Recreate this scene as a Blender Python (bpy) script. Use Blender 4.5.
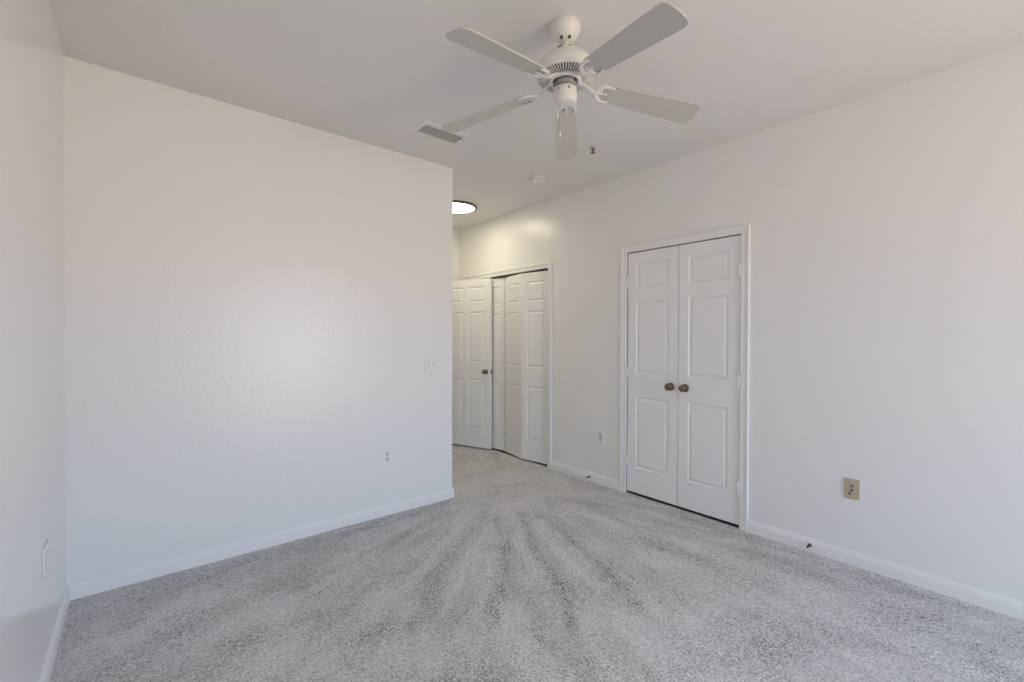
import bpy, bmesh, math
from mathutils import Vector, Matrix

for o in list(bpy.data.objects):
    bpy.data.objects.remove(o, do_unlink=True)
S = bpy.context.scene
COL = S.collection
PI = math.pi
R = math.radians

# ------------------------------------------------------------------ camera
def make_camera():
    yaw, pit, rol, h, f = R(40.006), R(-0.461), R(0.171), 1.3367, 446.365
    F = Vector((math.sin(yaw)*math.cos(pit), math.cos(yaw)*math.cos(pit), math.sin(pit)))
    Rt = Vector((math.cos(yaw), -math.sin(yaw), 0))
    U = Rt.cross(F)
    R2 = Rt*math.cos(rol) + U*math.sin(rol)
    U2 = -Rt*math.sin(rol) + U*math.cos(rol)
    m = Matrix(((R2.x, U2.x, -F.x, 0), (R2.y, U2.y, -F.y, 0), (R2.z, U2.z, -F.z, h), (0, 0, 0, 1)))
    cd = bpy.data.cameras.new('camera')
    cd.sensor_width = 36.0
    cd.lens = f/1024*36.0
    cd.clip_start = 0.02
    co = bpy.data.objects.new('camera', cd)
    co.matrix_world = m
    COL.objects.link(co)
    S.camera = co
make_camera()

# ------------------------------------------------------------------ world, exposure
W = bpy.data.worlds.new('daylight'); S.world = W
W.use_nodes = True
nt = W.node_tree; nt.nodes.clear()
tc = nt.nodes.new('ShaderNodeTexCoord'); sx = nt.nodes.new('ShaderNodeSeparateXYZ')
mp = nt.nodes.new('ShaderNodeMapRange'); rp = nt.nodes.new('ShaderNodeValToRGB')
bg = nt.nodes.new('ShaderNodeBackground'); wo = nt.nodes.new('ShaderNodeOutputWorld')
nt.links.new(tc.outputs['Generated'], sx.inputs[0])
nt.links.new(sx.outputs['Z'], mp.inputs['Value'])
mp.inputs['From Min'].default_value = -1; mp.inputs['From Max'].default_value = 1
nt.links.new(mp.outputs[0], rp.inputs[0])
e = rp.color_ramp.elements
e[0].position = 0.0; e[0].color = (0.92, 0.68, 0.47, 1)      # sunlit ground outside
e[1].position = 1.0; e[1].color = (0.46, 0.70, 1.15, 1)       # blue sky
a = rp.color_ramp.elements.new(0.47); a.color = (1.12, 0.83, 0.59, 1)
a = rp.color_ramp.elements.new(0.53); a.color = (0.68, 0.90, 1.27, 1)
mx_ = nt.nodes.new('ShaderNodeMapRange'); mx_.inputs['From Min'].default_value = -1; mx_.inputs['From Max'].default_value = 1
mx_.inputs['To Min'].default_value = 0.42; mx_.inputs['To Max'].default_value = 1.65      # brighter sky on the sun's side
nt.links.new(sx.outputs['X'], mx_.inputs['Value'])
vm = nt.nodes.new('ShaderNodeVectorMath'); vm.operation = 'SCALE'
nt.links.new(rp.outputs[0], vm.inputs[0]); nt.links.new(mx_.outputs[0], vm.inputs['Scale'])
nt.links.new(vm.outputs[0], bg.inputs['Color'])
bg.inputs['Strength'].default_value = 6.0
nt.links.new(bg.outputs[0], wo.inputs['Surface'])

S.view_settings.view_transform = 'Standard'
S.view_settings.look = 'None'
S.view_settings.gamma = 1.0
S.view_settings.use_curve_mapping = False
S.view_settings.exposure = 0.53
S.cycles.max_bounces = 16
S.cycles.diffuse_bounces = 10
S.cycles.glossy_bounces = 6
S.cycles.sample_clamp_indirect = 6.0

# room dimensions (metres)
XL, XR, YB, YF, YW, XE, H = -0.279, 3.232, 3.166, 4.935, -2.4, 2.008, 2.74
WX0, WX1, WZ0, WZ1 = 1.25, 3.05, 0.08, 2.18          # window behind the camera
TH = 0.12

def portal(name, loc, sx_, sy_, rot):
    l = bpy.data.lights.new(name, 'AREA'); l.shape = 'RECTANGLE'; l.size = sx_; l.size_y = sy_
    l.cycles.is_portal = True
    o = bpy.data.objects.new(name, l); o.location = loc; o.rotation_euler = rot
    COL.objects.link(o)
portal('window_portal', ((WX0+WX1)/2, YW-TH-0.02, (WZ0+WZ1)/2), WX1-WX0, WZ1-WZ0, (R(90), 0, 0))

# ------------------------------------------------------------------ materials
def mat(name, col, rough=0.5, metal=0.0, spec=0.5, emit=None, estr=0.0):
    m = bpy.data.materials.new(name); m.use_nodes = True
    b = m.node_tree.nodes['Principled BSDF']
    b.inputs['Base Color'].default_value = (*col, 1)
    b.inputs['Roughness'].default_value = rough
    b.inputs['Metallic'].default_value = metal
    b.inputs['Specular IOR Level'].default_value = spec
    if emit:
        b.inputs['Emission Color'].default_value = (*emit, 1)
        b.inputs['Emission Strength'].default_value = estr
    return m

def bump(m, scale, strength, dist, detail=2.0, rough=0.5, kind='noise', stretch=None):
    t = m.node_tree; N = t.nodes; L = t.links
    tc = N.new('ShaderNodeTexCoord')
    mpn = N.new('ShaderNodeMapping')
    if stretch: mpn.inputs['Scale'].default_value = stretch
    L.new(tc.outputs['Object'], mpn.inputs['Vector'])
    if kind == 'noise':
        n = N.new('ShaderNodeTexNoise'); n.inputs['Scale'].default_value = scale
        n.inputs['Detail'].default_value = detail; n.inputs['Roughness'].default_value = rough
        out = n.outputs['Fac']
    L.new(mpn.outputs[0], n.inputs['Vector'])
    b = N.new('ShaderNodeBump'); b.inputs['Strength'].default_value = strength; b.inputs['Distance'].default_value = dist
    L.new(out, b.inputs['Height'])
    L.new(b.outputs[0], N['Principled BSDF'].inputs['Normal'])
    return n

M = {}
M['wall'] = mat('wall_paint', (0.83, 0.828, 0.825), 0.19, spec=0.36)
bump(M['wall'], 80, 0.6, 0.0024, 3.0, 0.6)
M['wall_smooth'] = mat('wall_paint_rolled', (0.83, 0.828, 0.825), 0.19, spec=0.5)
bump(M['wall_smooth'], 85, 0.16, 0.0012, 2.0, 0.5)
M['ceiling'] = mat('ceiling_paint', (0.77, 0.765, 0.755), 0.85, spec=0.2)
bump(M['ceiling'], 60, 0.5, 0.004, 3, 0.6)
M['trim'] = mat('trim_paint', (0.83, 0.83, 0.83), 0.33)
M['door'] = mat('door_paint', (0.84, 0.845, 0.85), 0.38)
bump(M['door'], 60, 0.12, 0.001, 3, 0.6, stretch=(1, 1, 0.08))
M['fan'] = mat('fan_enamel', (0.77, 0.76, 0.73), 0.3)
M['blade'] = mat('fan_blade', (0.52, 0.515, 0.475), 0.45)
M['dark'] = mat('dark_gap', (0.02, 0.02, 0.02), 0.7)
M['slot'] = mat('slot_grey', (0.10, 0.10, 0.10), 0.7)
M['casting'] = mat('grey_casting', (0.30, 0.30, 0.28), 0.5)
M['brass'] = mat('antique_brass', (0.20, 0.165, 0.12), 0.28, metal=1.0)
M['bronze'] = mat('dark_bronze', (0.15, 0.12, 0.095), 0.5, metal=0.5)
M['steel'] = mat('chain_steel', (0.45, 0.44, 0.42), 0.35, metal=1.0)
M['plate'] = mat('plate_white', (0.80, 0.80, 0.80), 0.35)
M['recept'] = mat('receptacle_white', (0.62, 0.62, 0.62), 0.4)
M['tan'] = mat('plate_almond', (0.52, 0.44, 0.28), 0.4)
M['tan2'] = mat('insert_almond', (0.50, 0.40, 0.32), 0.4)
M['rubber'] = mat('black_rubber', (0.03, 0.03, 0.03), 0.6)
M['vent'] = mat('vent_grey', (0.50, 0.50, 0.48), 0.45)
M['louvre'] = mat('vent_louvre', (0.62, 0.62, 0.60), 0.45)
M['plastic'] = mat('detector_plastic', (0.80, 0.79, 0.76), 0.4)
M['lamp'] = mat('lamp_diffuser', (0.9, 0.88, 0.82), 0.5, emit=(1.0, 0.89, 0.64), estr=13.5)
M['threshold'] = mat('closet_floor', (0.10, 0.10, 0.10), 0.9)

# carpet: cut pile with vacuum lay marks from the 'pile' attribute, their nap shading put into the colour
def carpet_mat():
    m = mat('carpet', (0.4, 0.4, 0.4), 1.0, spec=0.05)
    t = m.node_tree; N = t.nodes; L = t.links; B = N['Principled BSDF']
    tc = N.new('ShaderNodeTexCoord')
    def noise(scale, detail=2, rough=0.5, dist=0.0):
        n = N.new('ShaderNodeTexNoise'); n.inputs['Scale'].default_value = scale
        n.inputs['Detail'].default_value = detail; n.inputs['Roughness'].default_value = rough
        n.inputs['Distortion'].default_value = dist
        L.new(tc.outputs['Object'], n.inputs['Vector']); return n
    def math_(op, a, b):
        n = N.new('ShaderNodeMath'); n.operation = op
        for i, v in enumerate((a, b)):
            if hasattr(v, 'is_linked'): L.new(v, n.inputs[i])
            else: n.inputs[i].default_value = v
        return n.outputs[0]
    def mr(v, a, b, c, d):
        n = N.new('ShaderNodeMapRange'); L.new(v, n.inputs['Value'])
        for k, x in zip(('From Min', 'From Max', 'To Min', 'To Max'), (a, b, c, d)): n.inputs[k].default_value = x
        return n.outputs[0]
    tuft = noise(100, 4, 0.8, 0.0)
    fine = noise(260, 1, 0.5)
    blot = noise(3.2, 4, 0.6, 0.4)
    patch = noise(11, 4, 0.65, 0.8)
    at = N.new('ShaderNodeAttribute'); at.attribute_name = 'pile'
    rough_ = mr(blot.outputs['Fac'], 0.40, 0.62, 0.45, 1.0)              # brushed smooth / roughed-up pile
    rough_ = math_('MULTIPLY', rough_, mr(patch.outputs['Fac'], 0.38, 0.60, 0.6, 1.2))
    track = noise(18, 4, 0.7, 0.5)
    lay = math_('MULTIPLY', at.outputs['Fac'], mr(track.outputs['Fac'], 0.38, 0.58, 0.35, 1.25))
    amp = math_('ADD', math_('ADD', math_('MULTIPLY', rough_, 0.26), math_('MULTIPLY', lay, 0.22)), 0.12)
    vor = N.new('ShaderNodeTexVoronoi'); vor.inputs['Scale'].default_value = 150.0
    L.new(tc.outputs['Object'], vor.inputs['Vector'])
    vs_ = N.new('ShaderNodeSeparateColor'); L.new(vor.outputs['Color'], vs_.inputs[0])
    sp = math_('ADD', mr(tuft.outputs['Fac'], 0.41, 0.58, -0.80, 0.45), mr(vs_.outputs[0], 0.0, 0.8, -0.95, 0.50))
    v = math_('ADD', 1.0, math_('MULTIPLY', sp, amp))
    v = math_('MULTIPLY', v, mr(fine.outputs['Fac'], 0.3, 0.7, 0.86, 1.12))
    v = math_('MULTIPLY', v, math_('SUBTRACT', 1.0, math_('MULTIPLY', lay, 0.17)))
    v = math_('MULTIPLY', v, mr(blot.outputs['Fac'], 0.35, 0.65, 1.05, 0.94))
    # faint streaks of the vacuum fanning out from the hall entrance, nap shading painted as tone
    sub = N.new('ShaderNodeVectorMath'); sub.operation = 'SUBTRACT'; L.new(tc.outputs['Object'], sub.inputs[0]); sub.inputs[1].default_value = (2.5, 3.15, 0)
    sp_ = N.new('ShaderNodeSeparateXYZ'); L.new(sub.outputs[0], sp_.inputs[0])
    ang_ = math_('ARCTAN2', sp_.outputs['X'], sp_.outputs['Y'])
    ln = N.new('ShaderNodeVectorMath'); ln.operation = 'LENGTH'; L.new(sub.outputs[0], ln.inputs[0])
    cmb = N.new('ShaderNodeCombineXYZ'); L.new(math_('MULTIPLY', ang_, 9.0), cmb.inputs['X']); L.new(math_('MULTIPLY', ln.outputs['Value'], 1.1), cmb.inputs['Y'])
    sn = N.new('ShaderNodeTexNoise'); sn.inputs['Scale'].default_value = 1.3; sn.inputs['Detail'].default_value = 4; sn.inputs['Roughness'].default_value = 0.6
    L.new(cmb.outputs[0], sn.inputs['Vector'])
    fade = mr(ln.outputs['Value'], 0.35, 1.1, 0.0, 1.0)
    stk = mr(sn.outputs['Fac'], 0.38, 0.58, -0.13, 0.05)
    v = math_('ADD', v, math_('MULTIPLY', stk, fade))
    mx = N.new('ShaderNodeMix'); mx.data_type = 'RGBA'; mx.clamp_factor = False
    mx.inputs['A'].default_value = (0, 0, 0, 1); mx.inputs['B'].default_value = (0.645, 0.64, 0.645, 1)
    L.new(v, mx.inputs['Factor']); L.new(mx.outputs['Result'], B.inputs['Base Color'])
    bm_ = N.new('ShaderNodeBump'); bm_.inputs['Strength'].default_value = 0.6; bm_.inputs['Distance'].default_value = 0.006
    L.new(tuft.outputs['Fac'], bm_.inputs['Height']); L.new(bm_.outputs[0], B.inputs['Normal'])
    return m
M['carpet'] = carpet_mat()

# ------------------------------------------------------------------ mesh helpers
def box(bm, x0, x1, y0, y1, z0, z1, mi=0):
    v = [bm.verts.new((x, y, z)) for x in (x0, x1) for y in (y0, y1) for z in (z0, z1)]
    for f in ((0, 1, 3, 2), (4, 6, 7, 5), (0, 4, 5, 1), (2, 3, 7, 6), (0, 2, 6, 4), (1, 5, 7, 3)):
        bm.faces.new([v[i] for i in f]).material_index = mi

def cbox(bm, c, s, bev=0.0, mi=0, rot=None, seg=2):
    t = bmesh.new()
    box(t, -s[0]/2, s[0]/2, -s[1]/2, s[1]/2, -s[2]/2, s[2]/2, mi)
    if bev: bmesh.ops.bevel(t, geom=list(t.edges), offset=bev, segments=seg, profile=0.6, affect='EDGES')
    M4 = Matrix.Translation(c) @ (rot.to_4x4() if rot else Matrix())
    bmesh.ops.transform(t, matrix=M4, verts=t.verts)
    merge(bm, t)

def merge(bm, t):
    me = bpy.data.meshes.new('tmp'); t.to_mesh(me); t.free(); bm.from_mesh(me); bpy.data.meshes.remove(me)

def lathe(bm, prof, n=48, c=(0, 0, 0), axis='Z', mi=0):
    rings = []
    for r, z in prof:
        if r < 1e-5: ring = [(0, 0, z)]
        else: ring = [(r*math.cos(2*PI*i/n), r*math.sin(2*PI*i/n), z) for i in range(n)]
        out = []
        for x, y, zz in ring:
            if axis == 'X': p = (zz, x, y)
            elif axis == 'Y': p = (y, zz, x)
            else: p = (x, y, zz)
            out.append(bm.verts.new((p[0]+c[0], p[1]+c[1], p[2]+c[2])))
        rings.append(out)
    for a, b in zip(rings, rings[1:]):
        for i in range(n):
            j = (i+1) % n
            if len(a) == 1 and len(b) == 1: continue
            if len(a) == 1: vs = [a[0], b[i], b[j]]
            elif len(b) == 1: vs = [a[i], b[0], a[j]]
            else: vs = [a[i], b[i], b[j], a[j]]
            f = bm.faces.new(vs); f.smooth = True; f.material_index = mi

def tube(bm, pts, rad, n=10, flat=1.0, up=(0, 0, 1)):
    """swept tube; rad may be a list; flat squashes along 'up'"""
    pts = [Vector(p) for p in pts]
    if not isinstance(rad, (list, tuple)): rad = [rad]*len(pts)
    rings = []
    for i, p in enumerate(pts):
        d = (pts[min(i+1, len(pts)-1)] - pts[max(i-1, 0)]).normalized()
        u = Vector(up); u = (u - d*u.dot(d))
        if u.length < 1e-4: u = Vector((1, 0, 0)) - d*d.x
        u.normalize(); s = d.cross(u)
        rings.append([bm.verts.new(p + (s*math.cos(2*PI*k/n) + u*math.sin(2*PI*k/n)*flat)*rad[i]) for k in range(n)])
    for a, b in zip(rings, rings[1:]):
        for k in range(n):
            f = bm.faces.new((a[k], a[(k+1) % n], b[(k+1) % n], b[k])); f.smooth = True
    bm.faces.new(list(reversed(rings[0]))); bm.faces.new(rings[-1])

def smooth_pts(pts, n=6):
    out = []
    P = [Vector(p) for p in pts]; P = [2*P[0]-P[1]] + P + [2*P[-1]-P[-2]]
    for i in range(1, len(P)-2):
        for k in range(n):
            t = k/n
            out.append(0.5*((2*P[i]) + (P[i+1]-P[i-1])*t + (2*P[i-1]-5*P[i]+4*P[i+1]-P[i+2])*t*t + (-P[i-1]+3*P[i]-3*P[i+1]+P[i+2])*t**3))
    out.append(P[-2]); return out

def sweep_profile(bm, prof, path, mi=0):
    """prof: list of (u, v) ; path: list of (point, udir, vdir) frames"""
    rings = [[bm.verts.new(Vector(p) + Vector(u)*a + Vector(v)*b) for a, b in prof] for p, u, v in path]
    n = len(prof)
    for a, b in zip(rings, rings[1:]):
        for k in range(n):
            bm.faces.new((a[k], a[(k+1) % n], b[(k+1) % n], b[k])).material_index = mi
    bm.faces.new(rings[0]); bm.faces.new(list(reversed(rings[-1])))

def obj(name, bm, m, parent=None, loc=None):
    bmesh.ops.recalc_face_normals(bm, faces=bm.faces)
    me = bpy.data.meshes.new(name); bm.to_mesh(me); bm.free()
    for x in (m if isinstance(m, (list, tuple)) else [m]): me.materials.append(x)
    o = bpy.data.objects.new(name, me); COL.objects.link(o)
    if parent: o.parent = parent
    if loc: o.location = loc
    return o

def tag(o, label=None, cat=None, group=None, kind=None):
    if label: o['label'] = label
    if cat: o['category'] = cat
    if group: o['group'] = group
    if kind: o['kind'] = kind
    return o

def thing(name, loc, rz, label, cat, group=None, kind=None):
    o = bpy.data.objects.new(name, None); o.empty_display_size = 0.05
    o.location = loc; o.rotation_euler = (0, 0, rz); COL.objects.link(o)
    return tag(o, label, cat, group, kind)

def struct(name, bm, m, label, cat):
    return tag(obj(name, bm, m), label, cat, kind='structure')

# ------------------------------------------------------------------ openings on the right wall and far wall
CY0, CY1, CZ = 1.362, 2.308, 2.064      # double-door closet opening
BY0, BY1, BZ = 3.272, 4.7765, 2.050      # bifold closet opening
EX0, EX1, EZ = 2.180, 2.935, 2.050      # entry opening in the far wall
CLX = 3.90                              # back of the closets
YH = 6.2                                # end of the corridor beyond the entry

# floor --------------------------------------------------------------------
strokes = [
 ([(2.05,2.75),(1.76,2.55),(1.44,2.32),(1.25,2.17),(1.11,2.02)], .055, .8),
 ([(1.82,2.89),(1.49,2.84),(1.15,2.63)], .055, .75),
 ([(2.03,2.59),(1.80,2.21),(1.52,1.89),(1.29,1.65)], .045, .85),
 ([(2.23,2.53),(1.93,2.10),(1.78,1.78),(1.68,1.55),(1.53,1.38)], .045, .9),
 ([(2.31,2.46),(2.20,2.01),(2.06,1.60),(1.93,1.31)], .045, .8),
 ([(2.76,2.35),(2.68,1.90),(2.54,1.56)], .05, .75),
 ([(2.19,1.94),(2.13,1.46)], .04, .6),
 ([(1.40,1.49),(1.32,1.37)], .045, .8),
 ([(1.62,1.96),(1.78,1.93)], .03, .6),
 ([(0.65,2.51),(0.97,2.66),(1.32,2.72)], .06, .5),
 ([(3.03,1.15),(2.93,0.75),(2.85,0.44),(2.80,0.14)], .09, .55),
 ([(2.67,1.79),(2.59,1.32),(2.43,0.92)], .05, .5),
 ([(2.66,2.55),(2.83,2.27),(2.96,1.90)], .05, .6),
 ([(0.05,2.95),(0.50,3.04),(1.00,3.08),(1.90,3.10)], .09, .65),
 ([(0.30,2.30),(0.62,2.20)], .08, .5), ([(0.72,1.95),(0.95,1.90)], .06, .6),
 ([(3.12,2.9),(3.10,1.9),(3.12,1.2),(3.12,0.0)], .08, .5),
 ([(0.35,1.60),(0.75,1.55),(1.05,1.35)], .07, .5), ([(1.55,0.95),(2.0,0.8),(2.4,0.55)], .08, .55),
 ([(2.45,3.15),(2.75,3.0)], .05, .5), ([(2.2,3.6),(2.7,3.5)], .05, .5), ([(2.35,4.2),(2.8,4.0)], .06, .5),
 ([(1.05,1.05),(1.35,0.85)], .07, .55),
]
def pile_value(x, y):
    best = 0.0
    for pts, w, s in strokes:
        for (ax, ay), (bx, by) in zip(pts, pts[1:]):
            dx, dy = bx-ax, by-ay
            t = ((x-ax)*dx+(y-ay)*dy)/(dx*dx+dy*dy); t = 0 if t < 0 else 1 if t > 1 else t
            px, py = ax+dx*t-x, ay+dy*t-y
            d = math.sqrt(px*px+py*py)
            w_ = w*.8
            if d < 2.2*w_:
                v = s*math.exp(-(d/w_)**2)
                if v > best: best = v
    return best

def make_floor():
    step = 0.03
    x0, x1, y0, y1 = XL-TH, XR+0.01, YW-TH, YH
    nx, ny = int((x1-x0)/step), int((y1-y0)/step)
    vs, fs, pile = [], [], []
    for j in range(ny+1):
        for i in range(nx+1):
            x, y = x0+(x1-x0)*i/nx, y0+(y1-y0)*j/ny
            vs.append((x, y, 0)); pile.append(pile_value(x, y))
    for j in range(ny):
        for i in range(nx):
            k = j*(nx+1)+i; fs.append((k, k+1, k+nx+2, k+nx+1))
    me = bpy.data.meshes.new('floor'); me.from_pydata(vs, [], fs); me.update()
    at = me.attributes.new('pile', 'FLOAT', 'POINT'); at.data.foreach_set('value', pile)
    me.materials.append(M['carpet'])
    o = bpy.data.objects.new('floor', me); COL.objects.link(o)
    tag(o, 'grey cut pile carpet with fanned vacuum tracks', 'floor', kind='structure')
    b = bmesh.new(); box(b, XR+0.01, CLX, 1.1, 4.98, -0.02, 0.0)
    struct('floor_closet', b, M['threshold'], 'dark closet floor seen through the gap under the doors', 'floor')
make_floor()

b = bmesh.new(); box(b, XL-TH, CLX+0.05, YW-TH, YH, H, H+0.06)
struct('ceiling', b, M['ceiling'], 'flat white textured ceiling carrying the fan', 'ceiling')

# walls ----------------------------------------------------------------------
b = bmesh.new(); box(b, XL-TH, XL, YW-TH, YB+TH, 0, H)
struct('wall_left', b, M['wall_smooth'], 'glossy white wall along the left edge of the picture', 'wall')
b = bmesh.new()
v = [(XL, YB), (XE, YB), (XE, YF+TH), (XE-TH, YF+TH), (XE-TH, YB+TH), (XL, YB+TH)]
def prism_xy(bm, pts, z0, z1):
    lo = [bm.verts.new((x, y, z0)) for x, y in pts]; hi = [bm.verts.new((x, y, z1)) for x, y in pts]
    n = len(pts)
    bm.faces.new(list(reversed(lo))); bm.faces.new(hi)
    for i in range(n): bm.faces.new((lo[i], lo[(i+1) % n], hi[(i+1) % n], hi[i]))
prism_xy(b, v, 0, H)
struct('wall_back', b, M['wall'], 'wide white wall facing the camera with a double light switch, ending at the hall', 'wall')
b = bmesh.new()
for y0, y1, z0, z1 in ((YW-TH, CY0, 0, H), (CY0, CY1, CZ, H), (CY1, BY0, 0, H), (BY0, BY1, BZ, H), (BY1, YF+TH, 0, H)):
    box(b, XR, XR+0.10, y0, y1, z0, z1)
struct('wall_right', b, M['wall'], 'long white wall on the right holding both closets', 'wall')
b = bmesh.new()
box(b, XE, EX0, YF, YF+TH, 0, H); box(b, EX0, EX1, YF, YF+TH, EZ, H); box(b, EX1, XR, YF, YF+TH, 0, H)
struct('wall_far', b, M['wall'], 'white wall at the end of the hall behind the open door', 'wall')
b = bmesh.new()
box(b, XL, WX0, YW-TH, YW, 0, H); box(b, WX1, XR, YW-TH, YW, 0, H)
box(b, WX0, WX1, YW-TH, YW, 0, WZ0); box(b, WX0, WX1, YW-TH, YW, WZ1, H)
struct('wall_front', b, M['wall'], 'white wall behind the camera with the window', 'wall')
b = bmesh.new(); box(b, CLX, CLX+0.05, 1.1, YF+TH, 0, H); box(b, XR+0.10, CLX, 1.08, 1.12, 0, H)
box(b, XR+0.10, CLX, 2.75, 2.80, 0, H); box(b, XR+0.10, CLX, YF, YF+TH, 0, H)
struct('wall_closet', b, M['wall'], 'inner closet walls behind the closed doors', 'wall')
b = bmesh.new(); box(b, XE-TH, XR+0.1, YH-0.05, YH, 0, H); box(b, XE-TH, XE, YF+TH, YH-0.05, 0, H); box(b, XR, XR+0.1, YF+TH, YH-0.05, 0, H)
struct('wall_corridor', b, M['wall'], 'white corridor walls beyond the entry doorway', 'wall')

# window behind the camera ------------------------------------------------
t = thing('window_1', ((WX0+WX1)/2, YW-TH/2, WZ0), 0, 'wide two-pane white window in the wall behind the camera', 'window', kind='structure')
hw, hh = (WX1-WX0)/2, WZ1-WZ0
b = bmesh.new()
box(b, -hw, -hw+.05, -.04, .04, 0, hh); box(b, hw-.05, hw, -.04, .04, 0, hh)
box(b, -hw+.05, hw-.05, -.04, .04, 0, .05); box(b, -hw+.05, hw-.05, -.04, .04, hh-.05, hh)
box(b, -.025, .025, -.03, .03, .05, hh-.05)
obj('window_frame', b, M['trim'], t)
gm = bpy.data.materials.new('window_glass'); gm.use_nodes = True
N = gm.node_tree.nodes; N.clear(); L = gm.node_tree.links
tr = N.new('ShaderNodeBsdfTransparent'); tr.inputs[0].default_value = (.95, .97, .96, 1); gl = N.new('ShaderNodeBsdfGlossy'); gl.inputs['Roughness'].default_value = 0.02
mx = N.new('ShaderNodeMixShader'); mx.inputs[0].default_value = .06; mo = N.new('ShaderNodeOutputMaterial')
L.new(tr.outputs[0], mx.inputs[1]); L.new(gl.outputs[0], mx.inputs[2]); L.new(mx.outputs[0], mo.inputs[0])
for s in (-1, 1):
    b = bmesh.new(); x0, x1 = sorted((s*.025, s*(hw-.05)))
    box(b, x0, x1, -.003, .003, .05, hh-.05)
    obj('pane', b, gm, t)
b = bmesh.new(); cbox(b, (0, .10, -.012), (hw*2+.1, .12, .024), .004)
obj('window_sill', b, M['trim'], t)

# baseboards ---------------------------------------------------------------
BBP = [(0, 0), (.014, 0), (.014, .052), (.0125, .056), (.0125, .062), (.009, .068), (.008, .076), (.004, .082), (0, .083)]
def baseboard(name, pts, label):
    """pts: floor polyline with the room on its left hand side"""
    b = bmesh.new(); path = []
    P = [Vector((x, y, 0)) for x, y in pts]
    for i, p in enumerate(P):
        dirs = []
        if i > 0: dirs.append((P[i]-P[i-1]).normalized())
        if i < len(P)-1: dirs.append((P[i+1]-P[i]).normalized())
        ns = [Vector((-d.y, d.x, 0)) for d in dirs]
        n = sum(ns, Vector()); n = n/(n.length**2)*len(ns) if len(ns) == 2 else ns[0]
        path.append((p, n, Vector((0, 0, 1))))
    sweep_profile(b, BBP, path)
    struct(name, b, M['trim'], label, 'baseboard')
e_ = 0.0004
baseboard('baseboard_left', [(XL+e_, YB-.0145), (XL+e_, YW)], 'white baseboard along the left wall')
baseboard('baseboard_back', [(XE+e_, YF), (XE+e_, YB-e_), (XL, YB-e_)], 'white baseboard under the wide wall facing the camera')
baseboard('baseboard_right', [(XR-e_, YW), (XR-e_, CY0-.0585)], 'white baseboard on the right wall nearer than the double doors')
baseboard('baseboard_middle', [(XR-e_, CY1+.0585), (XR-e_, BY0-.0585)], 'short white baseboard between the two closets')
baseboard('baseboard_far', [(XR-e_, BY1+.0585), (XR-e_, YF-e_), (EX1+.07, YF-e_)], 'white baseboard in the far hall corner')
baseboard('baseboard_front', [(XL+.015, YW+e_), (XR-.015, YW+e_)], 'white baseboard behind the camera')

# casings ------------------------------------------------------------------
CSP = [(0, 0), (0, .010), (.008, .0135), (.020, .0115), (.036, .0135), (.046, .017), (.052, .019), (.057, .017), (.058, .012), (.058, 0)]
def casing(name, a0, a1, z1, frame, label, jamb):
    """opening from a0 to a1 (along-wall), up to z1; frame(a, out, z)->xyz"""
    b = bmesh.new()
    def fr(a, z, ua, uz): 
        o = Vector(frame(a, 0, z)); u = Vector(frame(a+ua, 0, z+uz))-o; w = Vector(frame(a, 1, z))-o
        return (o, u, w)
    path = [fr(a0, .0, -1, 0), fr(a0, z1, -1, 1), fr(a1, z1, 1, 1), fr(a1, .0, 1, 0)]
    sweep_profile(b, CSP, path)
    t = thing(name, frame((a0+a1)/2, 0, 0), 0, label, 'door frame', kind='structure')
    inv = Matrix.Translation(-Vector(t.location))
    bmesh.ops.transform(b, matrix=inv, verts=b.verts)
    obj('casing', b, M['trim'], t)
    b = bmesh.new()
    d = .10
    for (p, q, r_, s) in ((a0-.012, a0, 0, z1), (a1, a1+.012, 0, z1), (a0-.012, a1+.012, z1, z1+.012)):
        c0 = Vector(frame(p, .0005, r_)); c1 = Vector(frame(q, -d-.001, s))
        box(b, *sorted((c0.x, c1.x)), *sorted((c0.y, c1.y)), *sorted((c0.z, c1.z)))
    bmesh.ops.transform(b, matrix=inv, verts=b.verts)
    obj('jamb', b, M['trim'], t)
    return t
fr_right = lambda a, o, z: (XR-o, a, z)
fr_far = lambda a, o, z: (a, YF-o, z)
casing('trim_1', CY0, CY1, CZ, fr_right, 'white casing around the closed double closet doors', 0)
casing('trim_2', BY0, BY1, BZ, fr_right, 'white casing around the bifold closet in the hall', 0)
casing('trim_3', EX0, EX1, EZ, fr_far, 'white casing around the entry doorway at the hall end', 0)
b = bmesh.new(); box(b, XR+.022, XR+.052, BY0+.004, BY1-.004, BZ-.022, BZ-.001)
struct('trim_4', b, M['bronze'], 'dark bifold track under the hall closet header', 'door track')

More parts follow.
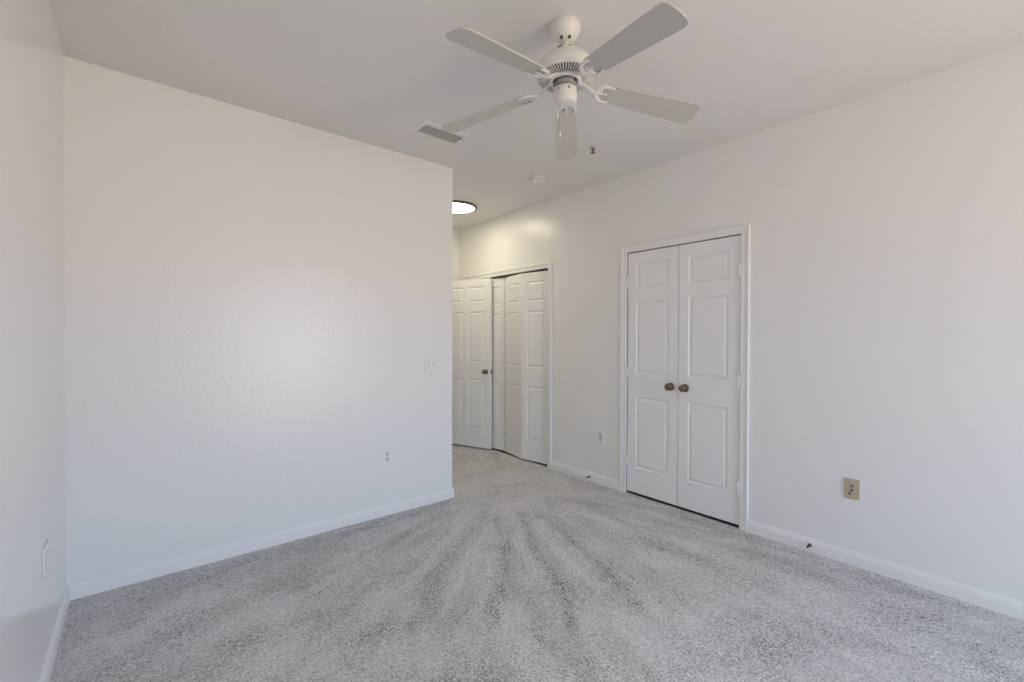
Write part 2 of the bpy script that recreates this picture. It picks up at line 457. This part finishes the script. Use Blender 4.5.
# ------------------------------------------------------------------ doors
def door_leaf(w, z0, z1, panels, th=.035, mtop=None):
    """leaf from x=0..w, front face y=0 (facing -y), back face y=th; panels = [(x0,x1,z0,z1)]"""
    bm = bmesh.new()
    xs = sorted({0, w, *[p[0] for p in panels], *[p[1] for p in panels]})
    zs = sorted({z0, z1, *[p[2] for p in panels], *[p[3] for p in panels]})
    steps = [(0, 0), (.005, .0065), (.009, .0090), (.014, .0092), (.017, .0082), (.030, .0020), (.034, .0015)]
    for side in (0, 1):
        Y = (lambda d: d) if side == 0 else (lambda d: th-d)
        for i in range(len(xs)-1):
            for j in range(len(zs)-1):
                cx, cz = (xs[i]+xs[i+1])/2, (zs[j]+zs[j+1])/2
                if any(p[0] < cx < p[1] and p[2] < cz < p[3] for p in panels): continue
                bm.faces.new([bm.verts.new((x, Y(0), z)) for x, z in ((xs[i], zs[j]), (xs[i+1], zs[j]), (xs[i+1], zs[j+1]), (xs[i], zs[j+1]))])
        for a0, a1, c0, c1 in panels:
            prev = None
            for ins, d in steps:
                ring = [bm.verts.new((x, Y(d), z)) for x, z in ((a0+ins, c0+ins), (a1-ins, c0+ins), (a1-ins, c1-ins), (a0+ins, c1-ins))]
                if prev:
                    for k in range(4): bm.faces.new((prev[k], prev[(k+1) % 4], ring[(k+1) % 4], ring[k]))
                prev = ring
            bm.faces.new(prev)
    for x in (0, w):
        for j in range(len(zs)-1): bm.faces.new([bm.verts.new(p) for p in ((x, 0, zs[j]), (x, th, zs[j]), (x, th, zs[j+1]), (x, 0, zs[j+1]))])
    for z in (z0, z1):
        for i in range(len(xs)-1): bm.faces.new([bm.verts.new(p) for p in ((xs[i], 0, z), (xs[i+1], 0, z), (xs[i+1], th, z), (xs[i], th, z))])
    bmesh.ops.remove_doubles(bm, verts=bm.verts, dist=1e-5)
    return bm

def knob(parent, x, z, y=0, s=1.0, m='brass', name='door_knob'):
    bm = bmesh.new()
    lathe(bm, [(0, 0), (.031*s, 0), (.032*s, -.003), (.030*s, -.006), (.018*s, -.009), (.012*s, -.012), (.0115*s, -.026),
               (.016*s, -.030), (.0245*s, -.035), (.0285*s, -.043), (.028*s, -.050), (.0235*s, -.057), (.015*s, -.0605), (0, -.0615)], 32, (x, y-.0003, z), 'Y')
    return obj(name, bm, M[m], parent)

def hinge(parent, x, z, side, y=0):
    bm = bmesh.new()
    cbox(bm, (x+side*.016, y-.0012, z), (.026, .0022, .088), .0006)
    for k in range(5):
        lathe(bm, [(0, -.0085), (.0070, -.0085), (.0075, -.0078), (.0075, .0078), (.0070, .0085), (0, .0085)], 14, (x+side*.004, y-.0115, z-.0356+k*.0178))
    lathe(bm, [(0, 0), (.0045, .001), (.0035, .005), (0, .0065)], 12, (x+side*.004, y-.0115, z+.0445))
    return obj('hinge', bm, M['trim'], parent)

HZ = (1.807, 1.040, .285)
gap = .005
# right-wall frame: local +x -> world -Y, local -y -> world -X (rz=-90)
lw = (CY1-CY0-3*gap)/2
zt = CZ-.006
def closet_leaf(name, label, ystart, hinge_left):
    t = thing(name, (XR+.003, ystart, 0), R(-90), label, 'door', kind='structure')
    st_h, st_m = .083, .080
    a0, a1 = (st_h, lw-st_m) if hinge_left else (st_m, lw-st_h)
    ps = [(a0, a1, .232, .838), (a0, a1, 1.035, 1.645), (a0, a1, 1.757, 1.962)]
    obj('door_leaf', door_leaf(lw, .022, zt, ps), M['door'], t)
    knob(t, lw-.058 if hinge_left else .058, .951)
    for z in HZ:
        hinge(t, -.001 if hinge_left else lw+.001, z, 1 if hinge_left else -1)
    return t
closet_leaf('door_1', 'left leaf of the closed white double closet doors', CY1-gap, True)
closet_leaf('door_2', 'right leaf of the closed white double closet doors', CY0+gap+lw, False)

# bifold closet: two hinged pairs
def bifold_pair(name, label, ypivot, s, w, ang, with_knob):
    """s=+1: pivot at the near jamb, leaves run towards +Y"""
    t = thing(name, (XR+.030, ypivot, 0), 0, label, 'door', kind='structure')
    zt_, zb = BZ-.020, .018
    ps = [(.070, w-.070, .235, .815), (.070, w-.070, 1.012, 1.622), (.070, w-.070, 1.720, 1.936)]
    a = R(ang)
    jx, jy = -w*math.sin(a), s*w*math.cos(a)
    ly = s*2*w*math.cos(a)
    # leaf local x -> direction ; front (local -y) must face world -X : local x -> world -Y
    if s > 0: starts = [((jx, jy), (0, 0)), ((0, ly), (jx, jy))]     # each from far end to near end
    else:     starts = [((0, 0), (jx, jy)), ((jx, jy), (0, ly))]
    for k, (p, q) in enumerate(starts):
        d = Vector((q[0]-p[0], q[1]-p[1])); ang_z = math.atan2(d.y, d.x)
        bm = door_leaf(w-.003, zb, zt_, ps, th=.030)
        o = obj('door_leaf', bm, M['door'], t)
        o.location = (p[0]+d.x/d.length*.0015, p[1]+d.y/d.length*.0015, 0); o.rotation_euler = (0, 0, ang_z)
        if with_knob and k == 0:
            kk = bmesh.new()
            lathe(kk, [(0, 0), (.009, 0), (.007, -.008), (.012, -.014), (.0155, -.02), (.012, -.026), (0, -.028)], 20, (.032, -.0002, .900), 'Y')
            ko = obj('door_knob', kk, M['trim'], o); ko['label'] = 'small round white knob'
    return t
bifold_pair('door_3', 'near white bifold closet door pair in the hall, slightly folded', BY0+.006, 1, .376, 10.0, True)
bifold_pair('door_4', 'far white bifold closet door pair half hidden behind the open door', BY1-.006, -1, .376, 6.0, False)

# open entry door ----------------------------------------------------------
hx, hy, fx, fy = 2.9287, 4.8628, 3.185, 4.190
wd = math.hypot(fx-hx, fy-hy)
ang = math.atan2(fy-hy, fx-hx)
t = thing('door_5', (hx, hy, 0), ang, 'white six-panel entry door standing open at the hall end', 'door', kind='structure')
s1, md = .085, .088
pw = (wd-2*s1-md)/2
ps = []
for xa in (s1, s1+pw+md):
    ps += [(xa, xa+pw, .232, .838), (xa, xa+pw, 1.035, 1.645), (xa, xa+pw, 1.757, 1.945)]
obj('door_leaf', door_leaf(wd, .018, 2.033, ps), M['door'], t)
knob(t, wd-.058, .930, s=.95)
b = bmesh.new(); cbox(b, (wd+.0008, .0175, .930), (.002, .025, .057), .0005); cbox(b, (wd+.005, .0175, .930), (.009, .012, .018), .003)
obj('latch', b, M['bronze'], t)

# ------------------------------------------------------------------ wall plates
def screw(parent, x, z, y, m='plate'):
    bm = bmesh.new(); lathe(bm, [(0, -.0015), (.0022, -.0013), (.0032, 0), (0, .0002)], 14, (x, y, z), 'Y')
    cbox(bm, (x, y-.0016, z), (.0045, .0006, .0008), 0)
    return obj('screw', bm, M[m], parent)

def plate_mesh(w, h, d=.006, bev=.003):
    bm = bmesh.new(); cbox(bm, (0, -d/2-.0002, 0), (w, d, h), bev, seg=3); return bm

def duplex(name, loc, rz, label, group=None):
    t = thing(name, loc, rz, label, 'power outlet', group)
    obj('cover_plate', plate_mesh(.070, .114), M['plate'], t)
    for s in (-1, 1):
        bm = bmesh.new()
        lathe(bm, [(0, -.0012), (.0155, -.0012), (.0168, -.0004), (.0168, .001)], 28, (0, -.0063, s*.0195), 'Y')
        o = obj('receptacle', bm, M['recept'], t)
        k = bmesh.new()
        cbox(k, (-.0062, -.0078, s*.0195+.003), (.0022, .001, .0088), 0); cbox(k, (.0062, -.0078, s*.0195+.003), (.0022, .001, .0070), 0)
        lathe(k, [(0, -.0006), (.0026, -.0006), (.0026, .0004)], 12, (0, -.0078, s*.0195-.0075), 'Y')
        obj('slots', k, M['slot'], o)
    screw(t, 0, 0, -.0063)
    return t

# double toggle switch
t = thing('light_switch', (1.808, YB, 1.112), 0, 'white double toggle light switch on the wide wall near its right end', 'light switch')
obj('cover_plate', plate_mesh(.116, .116), M['plate'], t)
for s in (-1, 1):
    b = bmesh.new(); cbox(b, (s*.023, -.0066, 0), (.0105, .0012, .0245), .0003)
    o = obj('switch_slot', b, M['recept'], t)
    b = bmesh.new(); cbox(b, (s*.023, -.0105, s*.004), (.0075, .012, .010), .002, rot=Matrix.Rotation(R(28*s), 3, 'X'))
    obj('toggle', b, M['plate'], o)
    for z in (-.030, .030): screw(t, s*.023, z, -.0063)

duplex('power_outlet', (1.434, YB, .440), 0, 'white duplex power outlet low on the wide wall below the light switch')

# rectangular outlet between the closets
t = thing('power_outlet', (XR, 2.585, .432), R(-90), 'white power outlet with one rectangular insert between the two closets', 'power outlet')
obj('cover_plate', plate_mesh(.080, .126), M['plate'], t)
b = bmesh.new(); cbox(b, (0, -.0068, 0), (.036, .003, .070), .0012)
o = obj('receptacle', b, M['recept'], t)
for s in (-1, 1):
    b = bmesh.new()
    for dx in (-.0058, .0058): cbox(b, (dx, -.0086, s*.018+.002), (.002, .001, .008), 0)
    lathe(b, [(0, -.0006), (.0024, -.0006), (.0024, .0004)], 12, (0, -.0086, s*.018-.0075), 'Y')
    obj('slots', b, M['slot'], o)
for z in (-.0485, .0485): screw(t, 0, z, -.0063)

# almond cable plate
t = thing('cable_plate', (XR, .721, .449), R(-90), 'almond cable and phone wall plate right of the double doors', 'wall plate')
obj('cover_plate', plate_mesh(.073, .118, .008, .0035), M['tan'], t)
b = bmesh.new(); cbox(b, (.002, -.0085, 0), (.036, .002, .086), .0008)
obj('jack_insert', b, M['tan2'], t)
for dx, dz in ((.001, .018), (.001, -.006), (-.009, -.028)):
    b = bmesh.new()
    lathe(b, [(0, -.0045), (.0025, -.0045), (.0042, -.0045), (.0048, -.003), (.0062, -.003), (.0062, .0005)], 18, (dx, -.0094, dz), 'Y')
    obj('jack', b, M['bronze'], t)
for z in (-.051, .051): screw(t, .001, z, -.0083, 'tan2')

# blank plate on the left wall
t = thing('blank_plate', (XL, 2.500, .467), R(90), 'blank white two-gang plate low on the left wall', 'wall plate')
obj('cover_plate', plate_mesh(.116, .116), M['plate'], t)
for s in (-1, 1):
    for z in (-.030, .030): screw(t, s*.023, z, -.0063)

# door stops ---------------------------------------------------------------
def stop(loc, label):
    t = thing('door_stop', loc, R(-90), label, 'door stop')
    b = bmesh.new(); lathe(b, [(0, -.001), (.010, -.001), (.0115, -.003), (.0105, -.007), (.006, -.010), (0, -.010)], 20, (0, 0, 0), 'Y')
    obj('base', b, M['bronze'], t)
    b = bmesh.new()
    n = 60; pts = [(.0042*math.cos(k*.9), -.009-.030*k/n, .0042*math.sin(k*.9)) for k in range(n+1)]
    tube(b, pts, .0009, 6)
    tube(b, [(0, -.008, 0), (0, -.024, 0), (0, -.038, 0)], .0032, 10)
    obj('spring', b, M['bronze'], t)
    b = bmesh.new(); lathe(b, [(0, -.037), (.0055, -.037), (.0062, -.040), (.0058, -.046), (0, -.048)], 16, (0, 0, 0), 'Y')
    obj('bumper', b, M['rubber'], t)
stop((XR-.0145, 2.708, .044), 'dark door stop on the short baseboard between the closets')
stop((XR-.0145, .930, .044), 'dark door stop on the baseboard right of the double doors')

# ------------------------------------------------------------------ ceiling items
# air vent
t = thing('air_vent', (1.603, 2.682, H), 0, 'rectangular grey louvred air vent on the ceiling beside a fan blade tip', 'air vent')
b = bmesh.new()
ow, oh, iw, ih = .185, .105, .148, .068
def frame_ring(bm, prof):
    prev = None
    for hx_, hy_, z in prof:
        ring = [bm.verts.new((x, y, z)) for x, y in ((-hx_, -hy_), (hx_, -hy_), (hx_, hy_), (-hx_, hy_))]
        if prev:
            for k in range(4): bm.faces.new((prev[k], prev[(k+1) % 4], ring[(k+1) % 4], ring[k]))
        prev = ring
frame_ring(b, [(ow, oh, -.0003), (ow-.001, oh-.001, -.003), (ow-.012, oh-.012, -.007), (iw+.004, ih+.004, -.009), (iw, ih, -.009), (iw, ih, -.0003)])
obj('vent_frame', b, M['ceiling'], t)
b = bmesh.new(); box(b, -iw, iw, -ih, ih, -.0012, -.0004)
obj('backing', b, M['casting'], t)
for k in range(5):
    yy = -ih+.014+k*(2*ih-.028)/4
    b = bmesh.new(); cbox(b, (0, yy, -.0070), (2*iw-.002, .0170, .0012), 0, rot=Matrix.Rotation(R(6), 3, 'X'))
    obj('louvre', b, M['louvre'], t)

# hall ceiling light
t = thing('ceiling_light', (2.622, 4.070, H), 0, 'round flush ceiling light with dark bronze rim in the hall', 'ceiling light')
b = bmesh.new(); lathe(b, [(.19, -.0005), (.222, -.0005), (.226, -.004), (.226, -.020), (.223, -.024), (.209, -.025), (.205, -.022), (.205, -.012)], 72)
obj('rim', b, M['bronze'], t)
b = bmesh.new(); lathe(b, [(.2045, -.013), (.195, -.019), (.15, -.022), (0, -.024)], 72)
obj('diffuser', b, M['lamp'], t)

# smoke detector
t = thing('smoke_detector', (2.700, 2.878, H), 0, 'small round white smoke detector on the ceiling near the hall', 'smoke detector')
b = bmesh.new(); lathe(b, [(0, -.0005), (.070, -.0005), (.071, -.004), (.069, -.012), (.060, -.013), (.060, -.017)], 40)
obj('base', b, M['plastic'], t)
b = bmesh.new(); lathe(b, [(.060, -.013), (.060, -.0155), (.0615, -.017), (.0615, -.024), (.056, -.030), (.040, -.033), (.020, -.034), (0, -.034)], 40)
o = obj('cover', b, M['plastic'], t)
b = bmesh.new()
for k in range(24):
    a_ = 2*PI*k/24; cbox(b, (.0605*math.cos(a_), .0605*math.sin(a_), -.0205), (.003, .009, .003), 0, rot=Matrix.Rotation(a_, 3, 'Z'))
obj('sensing_slots', b, M['slot'], o)

# sprinkler
t = thing('fire_sprinkler', (2.573, 2.145, H), 0, 'small pendent fire sprinkler on the ceiling between fan and smoke detector', 'sprinkler')
b = bmesh.new(); lathe(b, [(.0, -.0005), (.027, -.0005), (.027, -.002), (.022, -.006), (.012, -.008), (0, -.008)], 32)
obj('escutcheon', b, M['recept'], t)
b = bmesh.new(); lathe(b, [(0, -.008), (.010, -.008), (.011, -.018), (.007, -.020), (.004, -.022), (.004, -.036), (0, -.036)], 16)
for s in (-1, 1): tube(b, smooth_pts([(s*.008, 0, -.017), (s*.014, 0, -.026), (s*.010, 0, -.036), (0, 0, -.043)], 5), .0025, 8)
obj('sprinkler_body', b, M['brass'], t)
b = bmesh.new()
for k in range(12):
    a_ = 2*PI*k/12; cbox(b, (.012*math.cos(a_), .012*math.sin(a_), -.045), (.014, .0042, .0012), 0, rot=Matrix.Rotation(a_, 3, 'Z'))
lathe(b, [(0, -.0443), (.009, -.0443), (.009, -.0457), (0, -.0457)], 16)
obj('deflector', b, M['brass'], t)

# ------------------------------------------------------------------ ceiling fan
FX, FY = 1.477, 1.393
fan = thing('ceiling_fan', (FX, FY, H), 0, 'white five-blade ceiling fan with a short rod and pull chain', 'ceiling fan')
Z = lambda z: z-H
b = bmesh.new()
lathe(b, [(0, -.0005), (.066, -.0005), (.0675, -.004), (.0665, -.009), (.0675, -.013), (.067, -.024), (.061, -.042), (.048, -.058), (.036, -.068), (.030, -.074), (0, -.074)], 56)
cn = obj('canopy', b, M['fan'], fan)
for dx, dy in ((-.0425, -.010), (-.010, -.040), (.0425, .010), (.010, .040)):
    k = bmesh.new(); cc = Vector((dx, dy, 0)).normalized()*.033
    bmesh.ops.create_uvsphere(k, u_segments=12, v_segments=8, radius=.0080, matrix=Matrix.Translation((cc.x, cc.y, -.071)))
    obj('canopy_opening', k, M['slot'], cn)
b = bmesh.new(); lathe(b, [(0, -.068), (.016, -.068), (.016, Z(2.604)), (0, Z(2.604))], 24)
lathe(b, [(.016, Z(2.640)), (.022, Z(2.637)), (.022, Z(2.612)), (.030, Z(2.605)), (.016, Z(2.602))], 24)
obj('downrod', b, M['fan'], fan)
b = bmesh.new()
lathe(b, [(0, Z(2.606)), (.030, Z(2.604)), (.062, Z(2.599)), (.090, Z(2.590)), (.104, Z(2.581)), (.108, Z(2.575)), (.108, Z(2.569)), (.119, Z(2.562)), (.128, Z(2.550)), (.132, Z(2.535)),
          (.132, Z(2.512)), (.129, Z(2.503)), (.124, Z(2.499)), (.121, Z(2.501)), (.119, Z(2.506)), (0, Z(2.508))], 72)
mh = obj('motor_housing', b, M['fan'], fan)
for k in range(4):
    a_ = R(28+90*k); sb = bmesh.new(); bmesh.ops.create_uvsphere(sb, u_segments=10, v_segments=6, radius=.0045, matrix=Matrix.Translation((.107*math.cos(a_), .107*math.sin(a_), Z(2.579))))
    obj('screw', sb, M['slot'], mh)
b = bmesh.new(); lathe(b, [(0, Z(2.507)), (.118, Z(2.507)), (.116, Z(2.503)), (.060, Z(2.494)), (0, Z(2.494))], 48)
obj('motor_core', b, M['slot'], fan)
b = bmesh.new()
for k in range(56):
    a_ = 2*PI*k/56
    c_, s_ = math.cos(a_), math.sin(a_)
    tube(b, [(r_*c_, r_*s_, z_) for r_, z_ in ((.123, Z(2.500)), (.095, Z(2.496)), (.066, Z(2.491)))], [.0034, .0027, .0020], 6)
lathe(b, [(.070, Z(2.494)), (.072, Z(2.489)), (.068, Z(2.484)), (.058, Z(2.482)), (.054, Z(2.486)), (.060, Z(2.492))], 56)
obj('vent_grille', b, M['fan'], fan)
b = bmesh.new(); lathe(b, [(0, Z(2.494)), (.046, Z(2.493)), (.046, Z(2.472)), (.040, Z(2.464)), (.030, Z(2.462)), (.022, Z(2.450)), (0, Z(2.450))], 40)
obj('flywheel', b, M['casting'], fan)
b = bmesh.new()
lathe(b, [(0, Z(2.457)), (.030, Z(2.457)), (.046, Z(2.455)), (.0525, Z(2.450)), (.0525, Z(2.424)), (.0505, Z(2.421)), (.0520, Z(2.418)), (.0518, Z(2.402)), (.048, Z(2.393)), (.036, Z(2.388)), (0, Z(2.387))], 48)
sh = obj('switch_housing', b, M['fan'], fan)
for a_, h_ in ((-170, .005), (-118, .012), (-60, .005), (20, .005), (110, .005)):
    k = bmesh.new(); a_ = R(a_)
    cbox(k, (.0522*math.cos(a_), .0522*math.sin(a_), Z(2.436)), (.003, .006, h_), .001, rot=Matrix.Rotation(a_, 3, 'Z'))
    obj('slot', k, M['slot'], sh)
# pull chain hangs from the camera-left side of the switch housing
ux, uy = .766, -.643
cx_, cy_ = -ux*.026-uy*.0+(-.02*.643)*1, -uy*.026-(.02*.766)
b = bmesh.new(); zz = Z(2.396)
k = 0
while zz > Z(2.262):
    bmesh.ops.create_icosphere(b, subdivisions=1, radius=.0016, matrix=Matrix.Translation((cx_, cy_, zz))); zz -= .0034
tube(b, [(cx_, cy_, Z(2.397)), (cx_, cy_, Z(2.262))], .0006, 6)
pc = obj('pull_chain', b, M['steel'], fan)
b = bmesh.new(); lathe(b, [(0, Z(2.264)), (.002, Z(2.262)), (.003, Z(2.255)), (.0055, Z(2.244)), (.0058, Z(2.238)), (.004, Z(2.232)), (0, Z(2.230))], 16, (cx_, cy_, 0))
obj('chain_pull', b, M['fan'], pc)

# blades
def blade_bm():
    bm = bmesh.new()
    r0, r1, w0, w1 = .180, .644, .050, .065
    out = []
    def arc(cx, cy, rad, a0, a1, n=7):
        for i in range(n+1):
            a = R(a0+(a1-a0)*i/n); out.append((cx+rad*math.cos(a), cy+rad*math.sin(a)))
    arc(r0+.022, -(w0-.022), .022, 180, 270)
    arc(r1-.030, -(w1-.030), .030, 270, 360)
    out.append((r1+.003, 0))
    arc(r1-.030, (w1-.030), .030, 0, 90)
    arc(r0+.022, (w0-.022), .022, 90, 180)
    th = .0035
    lo = [bm.verts.new((x, y, -th)) for x, y in out]; hi = [bm.verts.new((x, y, th)) for x, y in out]
    n = len(out); bm.faces.new(list(reversed(lo))); bm.faces.new(hi)
    for i in range(n): bm.faces.new((lo[i], lo[(i+1) % n], hi[(i+1) % n], hi[i]))
    bmesh.ops.bevel(bm, geom=[e for e in bm.edges if abs(e.verts[0].co.z-e.verts[1].co.z) < 1e-6], offset=.0012, segments=1, affect='EDGES')
    return bm

def iron_bm():
    """in the blade's frame: arm from the flywheel to an open anchor-shaped holder under the blade"""
    bm = bmesh.new()
    zu = -.0075
    inner = [(.046, 0, .022), (.070, 0, .020), (.098, 0, .008), (.125, 0, -.006), (.150, 0, zu)]
    tube(bm, smooth_pts(inner, 6), [.0135-.0035*i/24 for i in range(25)], 12, .6)
    for s in (-1, 1):
        horn = [(.140, 0, zu), (.150, s*.020, zu), (.166, s*.036, zu), (.186, s*.044, zu), (.206, s*.044, zu), (.222, s*.040, zu)]
        P = smooth_pts(horn, 6); n = len(P)
        tube(bm, P, [.0100*(1-.5*i/n)+.001 for i in range(n)], 10, .55)
    P = smooth_pts([(.142, 0, zu), (.165, 0, zu), (.185, 0, zu), (.200, 0, zu)], 4)
    tube(bm, P, [.007*(1-.5*i/len(P)) for i in range(len(P))], 10, .55)
    for x, y in ((.196, .043), (.196, -.043), (.192, 0)):
        lathe(bm, [(0, zu-.0068), (.003, zu-.0064), (.0045, zu-.004), (.0045, zu+.003)], 12, (x, y, 0))
    return bm

me_b = me_i = None
droop = math.atan2(2.454-2.396, .440)
for k in range(5):
    a_ = R(186.375+72*k)
    # local x radial; blade passes z 2.454 at r .19 and 2.396 at r .63
    M4 = Matrix.Rotation(a_, 4, 'Z') @ Matrix.Translation((0, 0, Z(2.454+.19*math.tan(droop)))) @ Matrix.Rotation(droop, 4, 'Y') @ Matrix.Rotation(R(-12.4), 4, 'X')
    if me_b is None:
        o = obj('blade', blade_bm(), M['blade'], fan); me_b = o.data
        q = obj('blade_iron', iron_bm(), M['fan'], o); me_i = q.data
    else:
        o = bpy.data.objects.new('blade', me_b); COL.objects.link(o); o.parent = fan
        q = bpy.data.objects.new('blade_iron', me_i); COL.objects.link(q); q.parent = o
    o.matrix_local = M4
